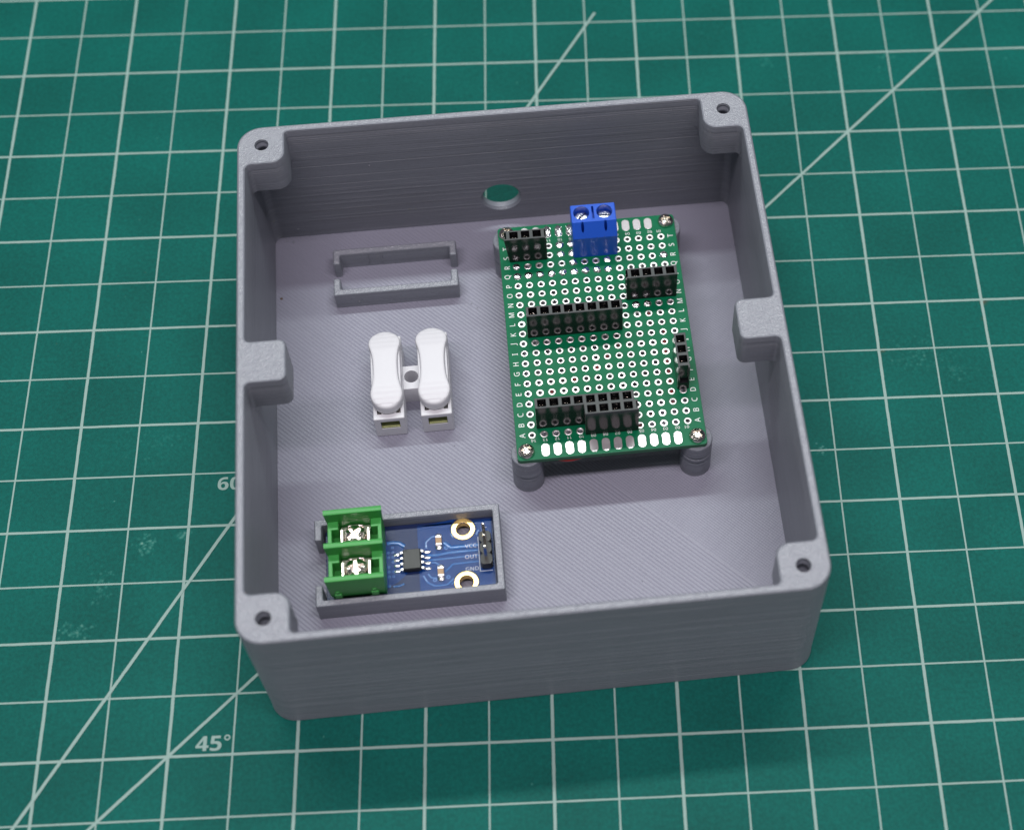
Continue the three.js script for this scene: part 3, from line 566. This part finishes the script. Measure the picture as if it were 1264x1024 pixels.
  // the eight-legged chip
  {
    const p = new THREE.Group(); p.name = 'chip'; o.add(p); const cx = -25.1, cz = 30.0;
    const top = new THREE.Shape(); const c = fillet([[1.95, -2.45, 0.4], [1.95, 2.45, 0.4], [-1.95, 2.45, 0.4], [-1.95, -2.45, 0.4]].map(q => [q[0] + X(cx), q[1] + Z(cz), q[2]]), 0.1), s = area(c) > 0 ? 1 : -1;
    mesh('chip_body', [skin(c, [[T + 0.15, s * 0.2], [T + 0.85, 0], [T + 1.55, s * 0.24], [T + 1.6, s * 0.3]]), cap(shift(c, s * 0.3), [csgHole(X(cx) - 1.1, Z(cz) - 1.75)], T + 1.6), new THREE.CircleGeometry(0.3, 20).rotateX(-Math.PI / 2).translate(X(cx) - 1.1, T + 1.5, Z(cz) - 1.75)], blackMatte, p);
    for (const sx of [-1, 1]) for (let k = 0; k < 4; k++) {
      const z = Z(cz) + (k - 1.5) * 1.27, x = X(cx), pts = [[1.9, 0.95], [2.35, 0.95], [2.5, 0.85], [2.62, 0.22], [2.75, 0.13], [3.2, 0.12]], sh = new THREE.Shape();
      pts.forEach(([a, b], i) => i ? sh.lineTo(a, b) : sh.moveTo(a, b)); pts.slice().reverse().forEach(([a, b]) => sh.lineTo(a - 0.02, b - 0.2 < 0.0 ? 0.0 : b - 0.2));
      const g = new THREE.ExtrudeGeometry(sh, { depth: 0.42, bevelEnabled: false }); g.translate(0, T, -0.21); if (sx < 0) g.rotateY(Math.PI); g.translate(x, 0, z);
      mesh('chip_leg', planarUV(clean(g)), tin, p);
      const sd = new THREE.SphereGeometry(1, 14, 8, 0, 6.283, 0, Math.PI / 2); sd.scale(0.75, 0.26, 0.4); sd.translate(x + sx * 3.15, T + 0.02, z); mesh('solder_joint', planarUV(sd), solder, p);
    }
  }
  // two small capacitors
  for (const [x, z] of [[-19.45, 26.05], [-19.35, 33.2]]) {
    const p = new THREE.Group(); p.name = 'capacitor'; o.add(p);
    const tan = std({ color: rgb(0.40, 0.25, 0.13), roughness: 0.45 });
    mesh('capacitor_body', bx(X(x) - 0.62, X(x) + 0.62, T + 0.05, T + 0.95, Z(z) - 0.65, Z(z) + 0.65, 0.08), tan, p);
    for (const s of [-1, 1]) { const z0 = Z(z) + s * 0.85; mesh('end_cap', bx(X(x) - 0.66, X(x) + 0.66, T + 0.03, T + 1.0, z0 - 0.24, z0 + 0.24, 0.12), tin, p); const sd = new THREE.SphereGeometry(1, 14, 8, 0, 6.283, 0, Math.PI / 2); sd.scale(0.8, 0.5, 0.75); sd.translate(X(x), T + 0.02, Z(z) + s * 1.3); mesh('solder_joint', planarUV(sd), solder, p); }
  }
  // three-pin header
  {
    const p = new THREE.Group(); p.name = 'pin_header'; o.add(p); const gs = [];
    for (let k = 0; k < 3; k++) {
      const z = Z(26.9 + k * 2.54), x = X(-9.75);
      gs.push(...slab(fillet([[1.25, -0.75, 0], [1.25, 0.75, 0], [0.75, 1.27, 0], [-0.75, 1.27, 0], [-1.25, 0.75, 0], [-1.25, -0.75, 0], [-0.75, -1.27, 0], [0.75, -1.27, 0]].map(q => [q[0] + x, q[1] + z, q[2]])), T + 0.05, T + 2.5, 0.1).map(clean));
      const pin = crease(new THREE.CylinderGeometry(0.2, 0.45, 0.5, 4).rotateY(Math.PI / 4), 0.3); pin.translate(x, T + 8.15, z);
      mesh('pin', [bx(x - 0.32, x + 0.32, T + 2.4, T + 7.9, z - 0.32, z + 0.32, 0.03, 1), pin], nickel, p);
    }
    mesh('header_body', gs, blackMatte, p);
  }
  // green barrier terminal
  {
    const p = new THREE.Group(); p.name = 'terminal_block'; p.userData.label = 'green two-way barrier terminal with silver clamp screws'; o.add(p);
    const b = (x0, x1, y0, y1, z0, z1, r = 0.15) => bx(X(x0), X(x1), y0 - BY, y1 - BY, Z(z0), Z(z1), r);
    const gs = [b(-41.5, -30.5, 5.25, 8.4, 21.6, 36.6, 0.1)];
    for (const zc of [22.0, 29.5, 37.0]) {
      const s = new THREE.Shape([V2(X(-41.5), 8.2 - BY), V2(X(-30.5), 8.2 - BY), V2(X(-30.15), 15.4 - BY), V2(X(-41.95), 15.4 - BY)]);
      const g = new THREE.ExtrudeGeometry(s, { depth: 0.8, bevelEnabled: true, bevelSize: 0.22, bevelThickness: 0.22, bevelSegments: 3, bevelOffset: -0.2 }); g.translate(0, 0, Z(zc) - 0.4); gs.push(planarUV(crease(clean(g), 0.5)));
    }
    for (const x of [-40.0, -32.6]) gs.push(b(x - 0.75, x + 0.75, 8.0, 9.6, 36.4, 38.0, 0.2), b(x - 0.45, x + 0.45, 9.4, 10.6, 37.2, 37.8, 0.1));
    for (const zc of [25.75, 33.25]) {
      for (const [a, c, e] of [[-41.5, -39.3, -1], [-32.7, -30.5, 1]]) {
        gs.push(b(a, c, 8.2, 12.2, zc - 3.4, zc - 1.3, 0.12));                       // post behind
        gs.push(e < 0 ? b(a, a + 0.8, 8.2, 12.2, zc - 1.4, zc + 3.2, 0.12) : b(c - 0.8, c, 8.2, 12.2, zc - 1.4, zc + 3.2, 0.12));
        gs.push(b(a + 0.1, c - 0.1, 8.2, 10.2, zc + 2.2, zc + 3.3, 0.12));
      }
    }
    mesh('terminal_body', gs, greenPlastic, p);
    for (const [zc, a] of [[25.75, 0.7], [33.25, 0.05]]) {
      // clamp plate with turned-up ears
      mesh('clamp', [b(-39.1, -32.9, 9.3, 10.0, zc - 2.9, zc + 2.9, 0.15), b(-39.1, -38.3, 9.3, 11.7, zc - 1.7, zc + 2.2, 0.3), b(-33.7, -32.9, 9.3, 11.7, zc - 1.7, zc + 2.2, 0.3), b(-37.6, -34.4, 9.8, 11.0, zc - 2.9, zc - 2.2, 0.3)], nickel, p);
      const hd = lathe([[2.3, -1.2], [2.3, 0.2], [2.1, 0.7], [1.7, 1.1], [1.15, 1.4], [0.6, 1.58], [0.01, 1.64]], 32), A = new THREE.BoxGeometry(3.4, 1.6, 0.7).translate(0, 1.45, 0), B = new THREE.BoxGeometry(0.7, 1.6, 3.4).translate(0, 1.45, 0);
      const bot = new THREE.CircleGeometry(2.3, 32).rotateX(Math.PI / 2).translate(0, -1.2, 0);
      const g = csg(mergeGeometries([clean(hd), clean(bot)]), A, B); g.rotateY(a); g.translate(X(-36.0), 11.2 - BY, Z(zc)); mesh('screw', planarUV(crease(g, 0.5)), nickel, p);
    }
  }
}
function csgHole(x, z) { return ring(x, z, 0.3, 20); }

// ---------------------------------------------------------------- white two-way lever connector
{
  const CX = -23.1, CZ = -13.4;
  const o = thing('wire_connector', 'white two-way lever wire connector standing on the grey box floor', 'wire connector', CX, F + 0.02, CZ);
  const YT = 7.2;
  const blocks = [];
  for (const s of [-1, 1]) {
    const cx = s < 0 ? -5.15 : 5.05, x0 = cx - 3.35, x1 = cx + 3.35, z0 = -10.1, z1 = 10.95;
    let body = bx(x0, x1, 0, YT, z0, z1, 0.3, 2);
    const subs = [];
    for (const e of [-1, 1]) {
      const zz = e > 0 ? z1 : z0;
      subs.push(new THREE.BoxGeometry(4.1, 2.9, 6).translate(cx + 0.1, 4.6, zz - e * 1.5));                   // wire opening
      for (const k of [-1, 1]) subs.push(new THREE.BoxGeometry(0.95, 3, 2.6).translate(cx + k * 2.05 + 0.05, YT, zz - e * 2.6));
    }
    body = csg(body, ...subs); blocks.push(clean(body));
    // raised cradle under the lever
    blocks.push(clean(bx(cx - 2.2, cx + 2.2, YT - 0.5, YT + 1.2, -8, 8, 0.4)), clean(bx(x0 + 0.15, x0 + 0.75, YT - 0.5, YT + 2.8, -6.2, 6.2, 0.3)), clean(bx(x1 - 0.75, x1 - 0.15, YT - 0.5, YT + 2.8, -6.2, 6.2, 0.3)));
    for (const e of [-1, 1]) {
      const zz = e > 0 ? z1 : z0;
      mesh('contact', [bx(cx - 1.9, cx + 2.1, 3.2, 3.7, zz - e * 1.0 - 0.9, zz - e * 1.0 + 0.9, 0.1), bx(cx - 1.9, cx + 2.1, 3.2, 6, zz - e * 3.2 - 0.3, zz - e * 3.2 + 0.3, 0.1)], brass, o);
      for (const k of [-1, 1]) mesh('spring_tip', bx(cx + k * 2.05 - 0.3, cx + k * 2.05 + 0.4, YT - 1.4, YT - 0.7, zz - e * 2.6 - 1.2, zz - e * 2.6 + 1.2, 0.1), nickel, o);
    }
    // dog-bone lever with shallow steps across its ends
    const L = 9.9, R = 3.5, cz = L - R;                          // outline: a bulb at each end, a waist between
    const half = z => { const a = Math.abs(z); return a > cz - 1.2 ? Math.sqrt(Math.max(0, R * R - (a - cz) * (a - cz))) : 2.68 + (Math.sqrt(R * R - 1.44) - 2.68) * Math.pow(a / (cz - 1.2), 2.4); };
    const topY = z => { const a = Math.abs(z); let y = 11.05 - 0.75 * Math.pow(a / L, 3); for (const st of [5.2, 6.4, 7.6, 8.7]) y -= 0.11 * THREE.MathUtils.smoothstep(a, st, st + 0.2); return y; };
    const out = []; for (let i = 0; i <= 60; i++) { const z = -L * Math.cos(i / 60 * Math.PI); out.push([half(z), z]); } for (let i = 59; i > 0; i--) { const z = -L * Math.cos(i / 60 * Math.PI); out.push([-half(z), z]); }
    // rings from the lower edge up over a rounded shoulder to a crowned top
    const prof = [[0, -2.3], [0.02, -2.0], [0, -0.75], [0.07, -0.42], [0.22, -0.18], [0.45, -0.05], [0.8, 0]], pos = [], idx = [], m = out.length;
    for (const [ins, dy] of prof) for (const [x, z] of out) { const k = 1 - ins / R, zz = Math.sign(z) * (Math.abs(z) > cz ? cz + (Math.abs(z) - cz) * k : Math.abs(z)); pos.push(cx + x * k, topY(zz) + dy, zz); }
    for (let q = 0; q + 1 < prof.length; q++) for (let i = 0; i < m; i++) { const a = q * m + i, b = q * m + (i + 1) % m; idx.push(a, a + m, b, b, a + m, b + m); }
    const o0 = (prof.length - 1) * m; for (let i = 0; i < 60; i++) { const l = o0 + (m - i) % m, l2 = o0 + (m - i - 1) % m; idx.push(o0 + i, l, o0 + i + 1, l, l2, o0 + i + 1); }
    for (let i = 0; i < 60; i++) { const l = (m - i) % m, l2 = (m - i - 1) % m; idx.push(i, i + 1, l, l, i + 1, l2); }
    const g = new THREE.BufferGeometry(); g.setAttribute('position', new THREE.Float32BufferAttribute(pos, 3)); g.setIndex(idx); g.computeVertexNormals();
    mesh('lever', planarUV(crease(g.toNonIndexed(), 0.45)), whitePlastic, o);
  }
  const bridge = slab([[1.75, -3.1], [1.75, 2.8], [-1.85, 2.8], [-1.85, -3.1]], 0, 5.4, 0.08, [ring(-0.05, -0.35, 1.55, 32)]);
  mesh('housing', [...blocks, ...bridge.map(clean)], whitePlastic, o);
}

renderer.render(scene, camera);
